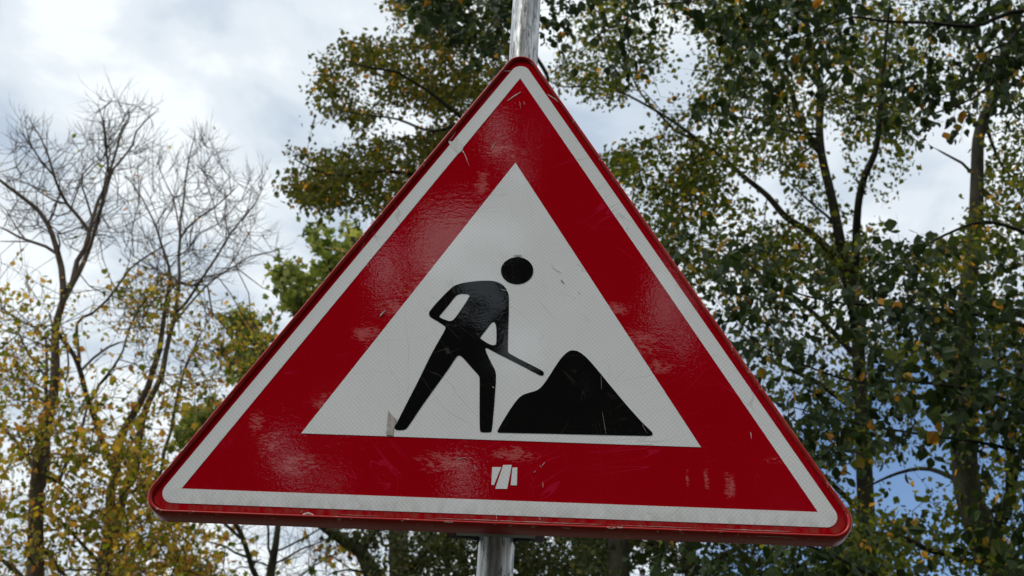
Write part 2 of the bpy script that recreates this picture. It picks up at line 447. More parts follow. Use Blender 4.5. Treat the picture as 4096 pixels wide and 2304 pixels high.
# wear
plate('torn_film', [z1(*p) for p in [(91,1180),(112,1210),(148,1245),(128,1300),(122,1352),(77,1349),(85,1250)]], [], -.0012, .0003, M_torn, sign)
plate('torn_film', [z1(*p) for p in [(943,121),(1001,121),(975,136)]], [], -.0012, .0003, M_torn, sign)
plate('white_smear', [z8(*p) for p in [(1148,820),(1160,818),(1176,824),(1200,800),(1222,822),(1238,850),(1230,872),(1208,893),(1186,872),(1166,846),(1156,836)]], [], -.0008, .0003, M_smear, sign)

def strip(name, pts, w, y, mat, ragged=.5, taper=True):
    """ragged sliver along a line on the sign face"""
    P = []
    for i in range(len(pts) - 1):
        a, b = pts[i], pts[i + 1]; k = max(2, int(math.dist(a, b) / .003))
        for j in range(k): P.append((a[0] + (b[0] - a[0]) * j / k, a[1] + (b[1] - a[1]) * j / k))
    P.append(pts[-1]); n = len(P); up, dn = [], []
    for i, p in enumerate(P):
        a, b = P[max(0, i - 1)], P[min(n - 1, i + 1)]
        d = math.dist(a, b) or 1; nx, nz = -(b[1] - a[1]) / d, (b[0] - a[0]) / d
        f = math.sin(math.pi * (i + .5) / n) ** .5 if taper else 1
        w1 = w * .65 * f * (1 - ragged * random.random()) ; w2 = w * .65 * f * (1 - ragged * random.random()) * .4
        up.append((p[0] + nx * w1, p[1] + nz * w1)); dn.append((p[0] - nx * w2, p[1] - nz * w2))
    return plate(name, up + dn[::-1], [], y, .0003, mat, sign)

# pale dried line of dirt above the lower seam, in several runs
def seam_pt(s, r): return (-.44 + .88 * s, -r)
for a, b, w in ((.27, .33, .0007), (.40, .66, .0014), (.67, .80, .0010), (.82, .93, .0017)):
    strip('dirt_line', [seam_pt(a, .2690), seam_pt(b, .2690)], w, -.0004, M_dirt, .85)
# scrapes on the red
SCR = [(z2, [(315,975),(380,930),(445,890)], .0022), (z2, [(255,690),(345,688)], .0022), (z2, [(700,915),(770,955),(830,1010)], .0022),
       (z2, [(430,980),(440,1045)], .0007), (z2, [(470,980),(478,1010)], .0007), (z2, [(160,1440),(200,1375)], .0010),
       (z1, [(35,540),(75,495)], .0030), (z5, [(1032,265),(1040,320)], .0012), (z3, [(1700,810),(1760,795),(1820,812)], .0030),
       (z3, [(1690,790),(1700,765)], .0010), (z4, [(748,815),(750,855)], .0009), (z4, [(1195,835),(1202,860)], .0016), (z4, [(1200,290),(1222,320)], .0007),
       (z4, [(1225,300),(1252,262)], .0009), (z4, [(1140,368),(1160,352)], .0010), (z4, [(305,210),(340,222),(420,212),(460,232)], .0008), (z5, [(180,930),(215,940)], .0028),
       (z4, [(1232,470),(1233,525)], .0007), (z4, [(505,300),(545,345)], .0006), (z1, [(1200,180),(1215,210),(1272,245)], .0007), (z1, [(1265,292),(1285,312)], .0030), (z1, [(1390,375),(1396,388)], .0018)]
SCR += [(z8, [(1232,868),(1248,905),(1270,960)], .0012), (z8, [(1225,872),(1240,888)], .002), (z8, [(1150,818),(1170,800),(1192,765)], .0016)]
for fn, pts, w in SCR:
    strip('scratch', [fn(*p) for p in pts], w, -.0006 if fn is not z1 else -.0012, M_chip if fn is not z1 else M_torn, .75)
for fn, pts, w in ((z1, [(860,355),(905,370)], .0014), (z1, [(800,1018),(812,1030)], .0022), (z1, [(1541,935),(1545,1040)], .0004), (z1, [(1550,1190),(1577,1360)], .0004),
                   (z1, [(1828,1262),(1826,1290),(1855,1335)], .0006)):
    strip('scratch', [fn(*p) for p in pts], w, -.0012, M_dirt, .6)

# folded metal rim round the panel
PROF = [(.2698, .0028), (.2708, .0026), (.2711, .0000), (.2714, -.0022), (.2724, -.0040), (.2739, -.0046), (.2753, -.0036), (.2763, -.0012), (.2768, .0022), (.2770, .0070), (.2770, .0285), (.2755, .0300), (.2600, .0300), (.2600, .0285), (.2740, .0270), (.2742, .0060)]
V, F = [], []
SEG = 12
ring = len(rounded_tri(.277, .02, SEG))
for r, y in PROF:
    rho = .020 + (r - .2698) * .85
    V += [(x, y, z) for x, z in rounded_tri(r, rho, SEG)]
for i in range(len(PROF) - 1):
    for k in range(ring):
        a, b = i * ring + k, i * ring + (k + 1) % ring
        F.append((a, b, b + ring, a + ring))
rim = mesh_obj('rim', V, F, M_rim, sign, smooth=True)
bm = bmesh.new(); bm.from_mesh(rim.data); bmesh.ops.recalc_face_normals(bm, faces=bm.faces)
bm.to_mesh(rim.data); bm.free()
# paint chips standing on the rim
def rim_frame(side, s):
    """point on the rounded front edge of one straight side; s along it"""
    a = R({'bottom': 270, 'left': 150, 'right': 30}[side])
    n = (math.cos(a), math.sin(a)); tdir = (-n[1], n[0])
    return n, tdir, s
CHIPS = [('left', .02, .030, 0.5, .0015), ('left', .055, .012, .5, .0012), ('left', -.36, .03, .6, .0018), ('left', -.38, .012, .3, .0012), ('left', -.405, .018, .6, .0016), ('left', -.30, .006, .5, .001),
         ('right', .35, .02, .4, .0009), ('right', .40, .008, .4, .0016), ('right', .30, .01, .4, .0009), ('right', .22, .006, .5, .001), ('right', -.40, .014, .4, .0014), ('right', -.31, .008, .6, .001),
         ('bottom', -.06, .012, .35, .0034), ('bottom', .15, .010, .3, .0040), ('bottom', .21, .003, .6, .0018), ('bottom', .093, .012, .6, .0008), ('bottom', .36, .05, .7, .0008),
         ('bottom', .02, .004, .6, .0012), ('bottom', .05, .005, .6, .0012), ('bottom', .29, .004, .4, .001), ('bottom', -.12, .004, .5, .001), ('left', .33, .03, .3, .0010), ('left', .37, .016, .35, .0016), ('left', .40, .012, .35, .0014), ('left', .28, .008, .4, .001)]
for side, s, ln, pf, w in CHIPS:
    n, td, s = rim_frame(side, s)
    i0 = 3 + pf * 6
    def pr(u):
        u = max(0, min(len(PROF) - 1.001, u)); k = int(u); f = u - k
        return (PROF[k][0] * (1 - f) + PROF[k + 1][0] * f, PROF[k][1] * (1 - f) + PROF[k + 1][1] * f)
    top, bot = [], []
    N = 9
    for k in range(N):
        f = math.sin(math.pi * (k + .3) / (N - .4)) ** .6
        du = w / .0016 * .5 * f
        l = s + ln * (k / (N - 1) - .5)
        for lst, sg in ((top, 1), (bot, -1)):
            r, y = pr(i0 + sg * du * (1 - .6 * random.random()))
            lst.append((n[0] * (r + .0003) + td[0] * l, y - .0003, n[1] * (r + .0003) + td[1] * l))
    V = top + bot; F = [(k, k + 1, N + k + 1, N + k) for k in range(N - 1)]
    o = mesh_obj('paint_chip', V, F, M_chip, sign)
    md = o.modifiers.new('s', 'SOLIDIFY'); md.thickness = .0002

# back rails and the clamp that hold the sign on its pole
def box(x0, x1, y0, y1, z0, z1_):
    return [(x0, y0, z0), (x1, y0, z0), (x1, y1, z0), (x0, y1, z0), (x0, y0, z1_), (x1, y0, z1_), (x1, y1, z1_), (x0, y1, z1_)], \
           [(0, 3, 2, 1), (4, 5, 6, 7), (0, 1, 5, 4), (1, 2, 6, 5), (2, 3, 7, 6), (3, 0, 4, 7)]
POLE_R, POLE_Y = .0243, .066
def arc_clamp(name, z):
    pts = []
    for k in range(13):
        a = R(-20 + 220 * k / 12); pts.append((POLE_R * 1.06 * math.cos(a), POLE_Y + POLE_R * 1.06 * math.sin(a)))
    pts = [(.062, POLE_Y - .012), (.046, POLE_Y - .016), (.030, POLE_Y - .012)] + pts + [(-.030, POLE_Y - .012), (-.046, POLE_Y - .016), (-.066, POLE_Y - .016)]
    V, F = [], []
    n = len(pts)
    for i, (x, y) in enumerate(pts):
        a, b = pts[max(0, i - 1)], pts[min(n - 1, i + 1)]; d = math.dist(a, b); nx, ny = (b[1] - a[1]) / d * .0022, -(b[0] - a[0]) / d * .0022
        for (px, py) in ((x, y), (x + nx, y + ny)):
            V += [(px, py, z - .014), (px, py, z + .014)]
    for i in range(n - 1):
        o = i * 4; F += [(o, o + 4, o + 5, o + 1), (o + 2, o + 3, o + 7, o + 6), (o, o + 2, o + 6, o + 4), (o + 1, o + 5, o + 7, o + 3)]
    F += [(0, 1, 3, 2), (n * 4 - 4, n * 4 - 2, n * 4 - 1, n * 4 - 3)]
    return mesh_obj(name, V, F, M_clamp, sign)
arc_clamp('clamp', -.262); arc_clamp('clamp', .18)
for z, hw_ in ((-.262, .052), (.18, .052)):
    V, F = box(-hw_, hw_, .0305, .0415, z - .014, z + .014)
    mesh_obj('back_rail', V, F, M_back, sign)
plate('back_sheet', rounded_tri(.2695, .020), [], .0032, .0010, M_back, sign)

# pole: drawn tube with flat-sided, softly ridged walls
def pole():
    root = empty('sign_pole', (0, POLE_Y, 0), 'scratched galvanised steel pole behind the triangular sign', 'pole')
    V, F = [], []; N = 80; zs = list(np.linspace(0, 4.4, 45))
    for z in zs:
        for k in range(N):
            a = 2 * math.pi * k / N + R(9)
            loc = ((k / N * 9) % 1) - .5
            r = POLE_R * (.982 / max(.9, math.cos(loc * 2 * math.pi / 9)))
            r = min(r, POLE_R * 1.012)
            r += .00012 * math.sin(z * 17 + k)
            V.append((r * math.cos(a), r * math.sin(a), z))
    for i in range(len(zs) - 1):
        for k in range(N):
            F.append((i * N + k, i * N + (k + 1) % N, (i + 1) * N + (k + 1) % N, (i + 1) * N + k))
    mesh_obj('tube', V, F, M_pole, root, smooth=True)
    V = []; F = []
    for i, (r, z) in enumerate(((.0265, 4.39), (.0265, 4.40), (.022, 4.412), (.010, 4.418))):
        V += [(r * math.cos(2 * math.pi * k / 24), r * math.sin(2 * math.pi * k / 24), z) for k in range(24)]
    for i in range(3):
        F += [(i * 24 + k, i * 24 + (k + 1) % 24, (i + 1) * 24 + (k + 1) % 24, (i + 1) * 24 + k) for k in range(24)]
    F.append(tuple(range(72, 96)))
    mesh_obj('cap', V, F, M_clamp, root, smooth=True)
pole()

# ------------------------------------------------------------------ trees
class Skel:
    def __init__(self):
        self.p = []; self.par = []; self.r = []; self.px = []; self.main = []
    def add(self, p, par, r, px=None, main=True):
        self.p.append(Vector(p)); self.par.append(par); self.r.append(r); self.px.append(px); self.main.append(main)
        return len(self.p) - 1

def cat_rom(P, step):
    out_ = []
    n = len(P)
    for i in range(n - 1):
        p0, p1, p2, p3 = P[max(0, i - 1)], P[i], P[i + 1], P[min(n - 1, i + 2)]
        k = max(1, int(math.dist(p1, p2) / step))
        for j in range(k):
            t_ = j / k
            out_.append(tuple(.5 * (2 * b + (c - a) * t_ + (2 * a - 5 * b + 4 * c - d) * t_ * t_ + (3 * b - a - 3 * c + d) * t_ ** 3) for a, b, c, d in zip(p0, p1, p2, p3)))
    out_.append(tuple(P[-1]))
    return out_

def trace_tree(trunk, limbs, Y, spread=1.0, lean=0.0, thin=1.0):
    """trunk: (points, r0, r1); limbs: list of the same. Points are seen positions; each limb also runs towards or away from us."""
    S = Skel()
    pts, r0, r1 = trunk; r0 *= thin; r1 *= thin
    limbs = [(p_, a_ * min(1, thin * 1.1), b_ * max(thin, .85)) for p_, a_, b_ in limbs]
    base = at(pts[0][0], pts[0][1], Y)
    ground_pt = Vector((base.x + lean, Y, 0))
    n0 = max(4, int(base.z / .6)); prev = -1
    for k in range(n0):
        f = k / n0
        p = ground_pt.lerp(base, f); p.x += .12 * math.sin(f * 5)
        prev = S.add(p, prev, r0 * (1.45 - .45 * f), None)
    def run(pts, ra, rb, Y0, prev, dy):
        P = cat_rom(pts, 22); n = len(P); wob = random.uniform(0, 6)
        for k, q in enumerate(P):
            f = k / max(1, n - 1)
            y = Y0 + dy * f + .05 * spread * math.sin(wob + f * 7)
            if k == 0 and prev >= 0 and Y0 is not None:
                p = at(q[0], q[1], y)
                if (p - S.p[prev]).length < .05: continue
            prev = S.add(at(q[0], q[1], y), prev, ra + (rb - ra) * f, q)
    run(pts, r0, r1, Y, prev, random.uniform(-.5, .5) * spread)
    for pts, ra, rb in limbs:
        best, bi = 1e9, 0
        for i, q in enumerate(S.px):
            if q is None: continue
            d = math.dist(q, pts[0])
            if d < best: best, bi = d, i
        ln = sum(math.dist(pts[i], pts[i + 1]) for i in range(len(pts) - 1)) / 2576 * 4096 / FPX * Y
        run([S.px[bi]] + (list(pts) if best > 10 else list(pts[1:])), min(ra, S.r[bi]), rb, S.p[bi].y, bi, random.choice((-1, 1)) * random.uniform(.25, .6) * ln * spread)
    return S

def grow(S, A, bf=.35, r_tip=.006, rmax=.03, up=0.0, maxlen=1.2, start=None, wob=.10):
    """join every attractor point of A (n,3) to the skeleton: balanced minimum spanning tree, in space"""
    A = np.asarray(A, float); n = len(A)
    idx0 = [i for i in range(len(S.p)) if start is None or start(S, i)]
    best = np.full(n, 1e9); who = np.zeros(n, int)
    plen = {i: 0.0 for i in idx0}
    for i in idx0:
        d = np.linalg.norm(A - np.array(S.p[i]), axis=1)
        m = d < best; best[m] = d[m]; who[m] = i
    cost = best.copy(); done = np.zeros(n, bool); new = []
    for _ in range(n):
        c = np.where(done, 1e18, cost); j = int(np.argmin(c)); done[j] = True
        par = int(who[j]); a = S.p[par]; b = Vector(A[j]); d = (b - a).length
        plp = plen.get(par, 0.0); prev = par
        k = max(1, int(d / .35))
        k = min(k, 8)
        off = Vector((random.gauss(0, 1), random.gauss(0, 1), random.gauss(0, 1) + up)) * d * wob
        for s in range(1, k + 1):
            f = s / k
            prev = S.add(a.lerp(b, f) + off * math.sin(math.pi * f), prev, r_tip, None, False)
        plen[prev] = plp + d; new.append(prev)
        dn = np.linalg.norm(A - A[j], axis=1) + bf * plen[prev]
        m = (dn < cost) & ~done; cost[m] = dn[m]; who[m] = prev
    # pipe model for the grown part
    cnt = np.zeros(len(S.p))
    for i in range(len(S.p) - 1, -1, -1):
        if cnt[i] == 0: cnt[i] = 1
        if S.par[i] >= 0 and not S.main[i]: cnt[S.par[i]] += cnt[i]
    for i in range(len(S.p)):
        if not S.main[i]:
            r = r_tip * cnt[i] ** .42
            S.r[i] = min(r, rmax, S.r[S.par[i]] * .95 if S.main[S.par[i]] else r)
    return new

def twigs(S, nodes, per=3, ln=(.3, .8), r=.004, up=.4, out_from=None, levels=2, droop=0.0):
    """fine end twigs, each a bent line of a few points, forking once or twice"""
    tips = []
    for i in nodes:
        par = S.par[i]
        d0 = (S.p[i] - S.p[par]).normalized() if par >= 0 else Vector((0, 0, 1))
        for _ in range(per):
            stack = [(i, d0, random.uniform(*ln), r, levels)]
            while stack:
                st, d, L, rr, lv = stack.pop()
                v = Vector((random.gauss(0, 1), random.gauss(0, 1), random.gauss(0, 1))) * .38
                d = (d + v + Vector((0, 0, up))).normalized(); prev = st; p = S.p[st].copy()
                for s in range(3):
                    d = (d + Vector((random.gauss(0, .16), random.gauss(0, .16), random.gauss(0, .12) + up * .25 - droop * .4))).normalized()
                    p = p + d * L / 3
                    prev = S.add(p, prev, rr * (1 - s * .22), None, False)
                    if lv > 1 and s < 2 and random.random() < .8:
                        stack.append((prev, d, L * .6, rr * .65, lv - 1))
                tips.append(prev)
    return tips

def tubes(S, name, mat, parent, sel, sides):
    """one mesh for the chosen part of a skeleton, swept as continuous tapering tubes"""
    n = len(S.p); kids = [[] for _ in range(n)]
    for i, p in enumerate(S.par):
        if p >= 0: kids[p].append(i)
    chains = []
    used = [False] * n
    order = sorted(range(n), key=lambda i: -S.r[i])
    cont = [None] * n
    for i in range(n):
        ks = [k for k in kids[i] if sel(S, k)]
        if ks and (sel(S, i)):
            pd = (S.p[i] - S.p[S.par[i]]).normalized() if S.par[i] >= 0 else Vector((0, 0, 1))
            cont[i] = max(ks, key=lambda k: S.r[k] * (1.2 + (S.p[k] - S.p[i]).normalized().dot(pd)))
    for i in range(n):
        if not sel(S, i): continue
        p = S.par[i]
        if p >= 0 and sel(S, p) and cont[p] == i: continue
        ch = ([p] if p >= 0 else []) + [i]; j = i
        while cont[j] is not None: j = cont[j]; ch.append(j)
        chains.append((ch, S.r[i]))
    Vs, Fs = [], []; off = 0
    ang = np.linspace(0, 2 * np.pi, sides, endpoint=False); ca, sa = np.cos(ang), np.sin(ang)
    for ch, rs in chains:
        P = np.array([S.p[i] for i in ch]); r = np.array([S.r[i] for i in ch])
        if len(ch) > 1: r[0] = min(r[0], r[1] * 1.15)
        T = np.gradient(P, axis=0); T /= (np.linalg.norm(T, axis=1)[:, None] + 1e-9)
        ref = np.array((0.31, .87, .12)) if abs(T[0][2]) > .8 else np.array((0, 0, 1.0))
        A = np.cross(T, ref); A /= (np.linalg.norm(A, axis=1)[:, None] + 1e-9); B = np.cross(T, A)
        rr = r.copy(); rr[-1] *= .4
        ringv = P[:, None, :] + rr[:, None, None] * (A[:, None, :] * ca[None, :, None] + B[:, None, :] * sa[None, :, None])
        Vs.append(ringv.reshape(-1, 3)); m = len(ch)
        a = (np.arange(m - 1)[:, None] * sides + np.arange(sides)[None, :]); b = (np.arange(m - 1)[:, None] * sides + (np.arange(sides)[None, :] + 1) % sides)
        Fs.append(np.stack([a, b, b + sides, a + sides], -1).reshape(-1, 4) + off); off += m * sides
    if not Vs: return None
    return raw_mesh(name, np.concatenate(Vs), np.concatenate(Fs), mat, parent, True)

LEAF_OVAL = np.array([(0, 0, 0), (.34, .28, .05), (.40, .55, .06), (.20, .85, .02), (0, 1.05, -.10), (-.20, .85, .02), (-.40, .55, .06), (-.34, .28, .05)], float)
LEAF_BIRCH = np.array([(0, 0, 0), (.36, .30, .06), (.30, .58, .05), (0, 1.05, -.08), (-.30, .58, .05), (-.36, .30, .06)], float)
LEAF_MAPLE = np.array([(0, 0, 0), (.45, .02, .04), (.30, .32, .05), (.55, .62, .02), (.20, .66, .05), (0, 1.05, -.08), (-.20, .66, .05), (-.55, .62, .02), (-.30, .32, .05), (-.45, .02, .04)], float)
def leaves(name, P, D, size, tint, shape, mat, parent, hang=.5, szvar=.36):
    """real leaf blades (folded along the midrib) at P, growing along D"""
    n = len(P); k = len(shape)
    D = D + rng.normal(0, .55, (n, 3)); D[:, 2] -= hang
    D /= np.linalg.norm(D, axis=1)[:, None] + 1e-9
    Nn = rng.normal(0, 1, (n, 3)); Nn[:, 2] += .5
    X = np.cross(D, Nn); X /= np.linalg.norm(X, axis=1)[:, None] + 1e-9
    Z = np.cross(X, D)
    s = size * np.clip(1 + rng.normal(0, szvar, n), .45, 1.8)
    wid = np.clip(1 + rng.normal(0, .15, n), .6, 1.4)
    fold = rng.uniform(-.3, 2.6, n)
    V = P[:, None, :] + s[:, None, None] * (X[:, None, :] * shape[None, :, 0, None] * wid[:, None, None] + D[:, None, :] * shape[None, :, 1, None] + Z[:, None, :] * shape[None, :, 2, None] * fold[:, None, None])
    # two halves, each a fan from the stalk: outline 0..m..k
    m = k // 2
    tri = [(0, i, i + 1) for i in range(1, m)] + [(0, i, i + 1) for i in range(m, k - 1)]
    tri = np.array(tri)
    F = (np.arange(n)[:, None, None] * k + tri[None]).reshape(-1, 3)
    return raw_mesh(name, V.reshape(-1, 3), F, mat, parent, False, np.repeat(tint, len(tri)))

def leaf_on(S, nodes, per, jit):
    """leaf positions and directions scattered along the twigs that lead to these nodes"""
    P, D = [], []
    for i in nodes:
        par = S.par[i]; a = S.p[par]; b = S.p[i]; d = (b - a)
        for _ in range(per):
            f = random.random(); q = a.lerp(b, f)
            P.append((q.x + random.gauss(0, jit), q.y + random.gauss(0, jit), q.z + random.gauss(0, jit)))
            D.append(tuple(d.normalized()) if d.length > 1e-6 else (0, 0, 1))
    return np.array(P), np.array(D)

def in_poly(x, y, poly):
    c = False; n = len(poly)
    for i in range(n):
        x1, y1 = poly[i]; x2, y2 = poly[i - 1]
        if (y1 > y) != (y2 > y) and x < (x2 - x1) * (y - y1) / (y2 - y1) + x1: c = not c
    return c
def vol(poly, n, Y0, Y1, holes=(), clump=0.0, cl_r=40, keep=.0):
    """n points spread through the volume seen inside poly, between depths Y0 and Y1, in clumps"""
    xs = [p[0] for p in poly]; ys = [p[1] for p in poly]; out_ = []
    def one():
        while True:
            x, y = random.uniform(min(xs), max(xs)), random.uniform(min(ys), max(ys))
            if in_poly(x, y, poly) and not any(in_poly(x, y, h) and random.random() > keep for h in holes): return x, y, random.uniform(Y0, Y1)
    cents = [one() for _ in range(max(4, n // 22))]
    dY = (Y1 - Y0)
    while len(out_) < n:
        if random.random() < clump:
            c = random.choice(cents); x, y, z = random.gauss(c[0], cl_r), random.gauss(c[1], cl_r), min(Y1 + .1 * dY, max(Y0 - .1 * dY, random.gauss(c[2], dY * .12)))
            if any(in_poly(x, y, h) and random.random() > keep for h in holes): continue
            if not in_poly(x, y, poly) and random.random() < .7: continue
        else: x, y, z = one()
        out_.append(tuple(at(x, y, z)))
    return out_

def c6(l): return [((x / 1.5255) / 1.59, (350 + y / 1.5255) / 1.59) for x, y in l]
def c7(l): return [((x / 1.4436) / 1.59, (1300 + y / 1.4436) / 1.59) for x, y in l]
def c9(l): return [((700 + x / 1.9815) / 1.59, (2050 + y / 1.9815) / 1.59) for x, y in l]

is_main = lambda S, i: S.main[i] and S.r[i] > .0
def build_tree(S, root, bark, leafspec, trunk_sides=10):
    big = lambda S, i: S.main[i]
    tubes(S, 'trunk', bark, root, big, trunk_sides)
    tubes(S, 'branches', bark, root, lambda S, i: not S.main[i], 4)

# ---- the two half-bare autumn trees on the left
def left_trees():
    YA = 18.0
    A = trace_tree(
        (c7([(205,1700),(205,1449),(207,1100),(215,900),(232,700),(280,520),(308,400),(320,250),(318,100),(322,0)]) + c6([(385,1300),(385,1200),(375,1100),(355,1020),(320,900),(290,830),(235,750),(150,680),(70,620),(-60,520)]), .235, .035),
        [(c6([(380,1300),(440,1200),(470,1060),(520,980),(545,880),(575,770),(600,690),(635,620),(660,540),(690,450),(720,350),(740,280),(790,180),(780,100)]), .085, .014),
         (c6([(430,1210),(480,1130),(530,1020),(570,900),(610,760),(650,620),(690,500),(750,430),(810,350),(830,270),(900,190),(970,130)]), .075, .014),
         (c6([(530,870),(480,790),(410,710),(370,640),(330,540),(290,400),(250,310),(200,230),(170,170)]), .055, .012),
         (c6([(330,540),(260,460),(200,370),(150,300),(100,230)]), .03, .01),
         (c6([(655,560),(655,440),(640,320),(625,200),(600,100)]), .045, .012),
         (c6([(560,790),(530,690),(500,600),(505,530),(560,470),(600,440)]), .035, .012),
         (c6([(355,1020),(280,970),(190,940),(110,910),(40,870),(-30,840)]), .045, .02),
         (c6([(190,940),(90,940),(-30,938)]), .02, .01),
         (c6([(150,920),(90,840),(40,750),(-20,690)]), .025, .01),
         (c6([(410,715),(330,690),(250,640),(180,590),(80,555),(-20,520)]), .028, .01),
         (c6([(560,920),(640,900),(700,920),(740,980)]), .022, .008),
         (c7([(205,1000),(270,850),(275,600),(265,400),(270,200),(265,50)]), .075, .03),
         (c7([(265,300),(210,230),(150,140),(110,50),(90,-30)]), .04, .014),
         (c7([(275,880),(340,910),(370,830),(430,690),(480,570),(500,490),(500,420)]), .06, .025),
         (c7([(215,870),(170,780),(120,700),(60,640),(0,570),(-40,530)]), .06, .03),
         (c7([(205,1300),(240,1280),(290,1340),(330,1400),(400,1470)]), .06, .05),
         (c7([(205,1600),(120,1449),(50,1380),(-20,1340)]), .07, .05),
         (c7([(330,250),(380,320),(395,220),(380,80),(350,0)]), .03, .018)], YA, thin=.66)
    pb = c6([(20,540),(100,200),(170,160),(330,330),(430,330),(480,290),(570,240),(600,70),(800,80),(990,100),(900,300),(1010,370),(860,430),(760,600),(700,900),(560,1060),(300,900),(0,880)])
    at_bare = vol(pb, 330, YA - 2.2, YA + 2.2)
    pl = [(0, 640), (120, 690), (250, 700), (330, 700), (400, 900), (330, 1100), (400, 1250), (350, 1449), (200, 1560), (0, 1560), (-100, 1449), (-90, 700)]
    hole_a = [(165, 850), (330, 800), (330, 960), (180, 960)]
    at_leaf = vol(pl, 620, YA - 2.0, YA + 2.0, [hole_a], .5, 34, .3)
    nb = grow(A, at_bare, .45, .0075, .034, .4, wob=.05)
    nl = grow(A, at_leaf, .40, .0065, .028, .2, wob=.06)
    root = empty('autumn_tree', (A.p[0].x, A.p[0].y, 0), 'half bare autumn tree at the far left, bare twigs on top and ochre leaves below', 'tree', 'thinning autumn trees left of the sign')
    tb = twigs(A, nb, 2, (.25, .6), .0042, .40, levels=2)
    tl = twigs(A, nl, 2, (.3, .7), .0038, .25, levels=1)
    build_tree(A, root, M_bark_lime, None)
    P, D = leaf_on(A, [i for i in nl if A.p[i].z < 10.6 or random.random() < .3], 9, .15); P2, D2 = leaf_on(A, [i for i in tl if A.p[i].z < 10.6 or random.random() < .25], 3, .08)
    P3, D3 = leaf_on(A, [i for i in tb if A.p[i].z < 12.6 and random.random() < .4] + [i for i in tb if random.random() < .012], 1, .05)
    P = np.concatenate([P, P2, P3]); D = np.concatenate([D, D2, D3])
    tint = np.clip(rng.normal(.51, .27, len(P)) , 0, 1)
    leaves('crown', P, D, .092, tint, LEAF_BIRCH, M_leaf_lime, root)

    YB = 19.5
    B = trace_tree(
        (c7([(560,1700),(590,1449),(610,1300),(640,1150),(640,960),(670,870),(680,720),(720,600),(790,480),(850,370),(890,240),(920,150),(940,0)]) + c6([(1020,1280),(1040,1160),(1015,1040),(985,960),(950,840),(910,760),(870,680),(820,600),(760,540)]), .20, .014),
        [(c7([(600,1400),(660,1200),(720,960),(770,850),(800,700),(820,550),(870,420),(930,300),(960,150),(985,40)]) + c6([(1055,1449),(1080,1300),(1095,1150),(1090,1020),(1100,920),(1100,800),(1120,700),(1130,580),(1145,480),(1160,400),(1190,290)]), .15, .012),
         (c7([(650,830),(620,740),(580,640),(540,520),(500,410),(470,290),(430,180),(360,80),(310,0)]), .085, .05),
         (c7([(530,430),(570,350),(650,250),(710,150),(725,90)]), .045, .022),
         (c7([(470,260),(540,190),(620,130),(725,90)]), .04, .02),
         (c6([(1100,930),(1140,860),(1220,790),(1310,730),(1380,670),(1460,590)]), .04, .012),
         (c6([(1100,900),(1080,780),(1060,680),(1000,560),(960,450)]), .03, .010),
         (c7([(460,210)]) + c6([(470,1440),(560,1380),(650,1300),(720,1210),(790,1110),(880,1040),(980,980),(1060,930)]), .05, .02),
         (c6([(1060,1400),(1130,1320),(1230,1170),(1330,1020),(1400,900),(1480,800),(1560,700),(1600,620),(1590,560)]), .05, .012),
         (c6([(1065,1430),(1150,1330),(1250,1220),(1360,1130),(1430,1090),(1530,1030),(1678,1000)]), .04, .012),
         (c6([(1430,1095),(1520,1160),(1600,1220),(1690,1255)]), .022, .01),
         (c6([(1110,1030),(1180,990),(1260,995),(1340,980)]), .02, .008),
         (c6([(1380,900),(1370,800),(1380,700),(1360,560)]), .02, .008),
         (c6([(800,1449),(840,1370),(900,1280),(960,1200),(1010,1140)]), .03, .015),
         (c7([(770,960),(920,880),(945,740),(985,620),(1010,480),(1040,350),(1080,220),(1130,120),(1150,60)]), .06, .03),
         (c7([(600,1400),(460,1250),(380,1160),(320,1100)]), .05, .03),
         (c7([(640,1350),(770,1260),(880,1210),(980,1150)]), .045, .02)], YB, thin=.64)
    pb = c6([(760,560),(870,430),(950,400),(1050,480),(1090,340),(1180,240),(1300,330),(1360,500),(1470,540),(1590,520),(1650,620),(1560,780),(1700,1000),(1500,1100),(1300,1200),(1100,1250),(800,1100),(700,900)])
    nb = grow(B, vol(pb, 380, YB - 2.3, YB + 2.3), .45, .0075, .034, .4, wob=.05)
    pl = [(300, 700), (430, 690), (470, 760), (560, 760), (640, 790), (690, 900), (560, 980), (480, 1040), (520, 1150), (540, 1449), (450, 1560), (200, 1560), (330, 1250), (300, 1100), (340, 950)]
    hole_b = [(430, 1040), (520, 1060), (480, 1200), (380, 1230)]
    nl = grow(B, vol(pl, 600, YB - 2.2, YB + 2.2, [hole_b], .5, 34, .2), .40, .0065, .028, .2, wob=.06)
    root = empty('autumn_tree', (B.p[0].x, B.p[0].y, 0), 'half bare autumn tree with several slanting stems beside the left corner of the sign', 'tree', 'thinning autumn trees left of the sign')
    tb = twigs(B, nb, 2, (.25, .6), .0042, .40, levels=2)
    tl = twigs(B, nl, 2, (.3, .7), .0038, .25, levels=1)
    build_tree(B, root, M_bark_lime, None)
    P, D = leaf_on(B, [i for i in nl if B.p[i].z < 10.6 or random.random() < .4], 9, .15); P2, D2 = leaf_on(B, [i for i in tl if B.p[i].z < 10.8 or random.random() < .25], 3, .08)
    P3, D3 = leaf_on(B, [i for i in tb if B.p[i].z < 12.6 and random.random() < .3] + [i for i in tb if random.random() < .012], 1, .05)
    P = np.concatenate([P, P2, P3]); D = np.concatenate([D, D2, D3])
    tint = np.clip(rng.normal(.51, .27, len(P)), 0, 1)
    leaves('crown', P, D, .092, tint, LEAF_BIRCH, M_leaf_lime, root)
left_trees()

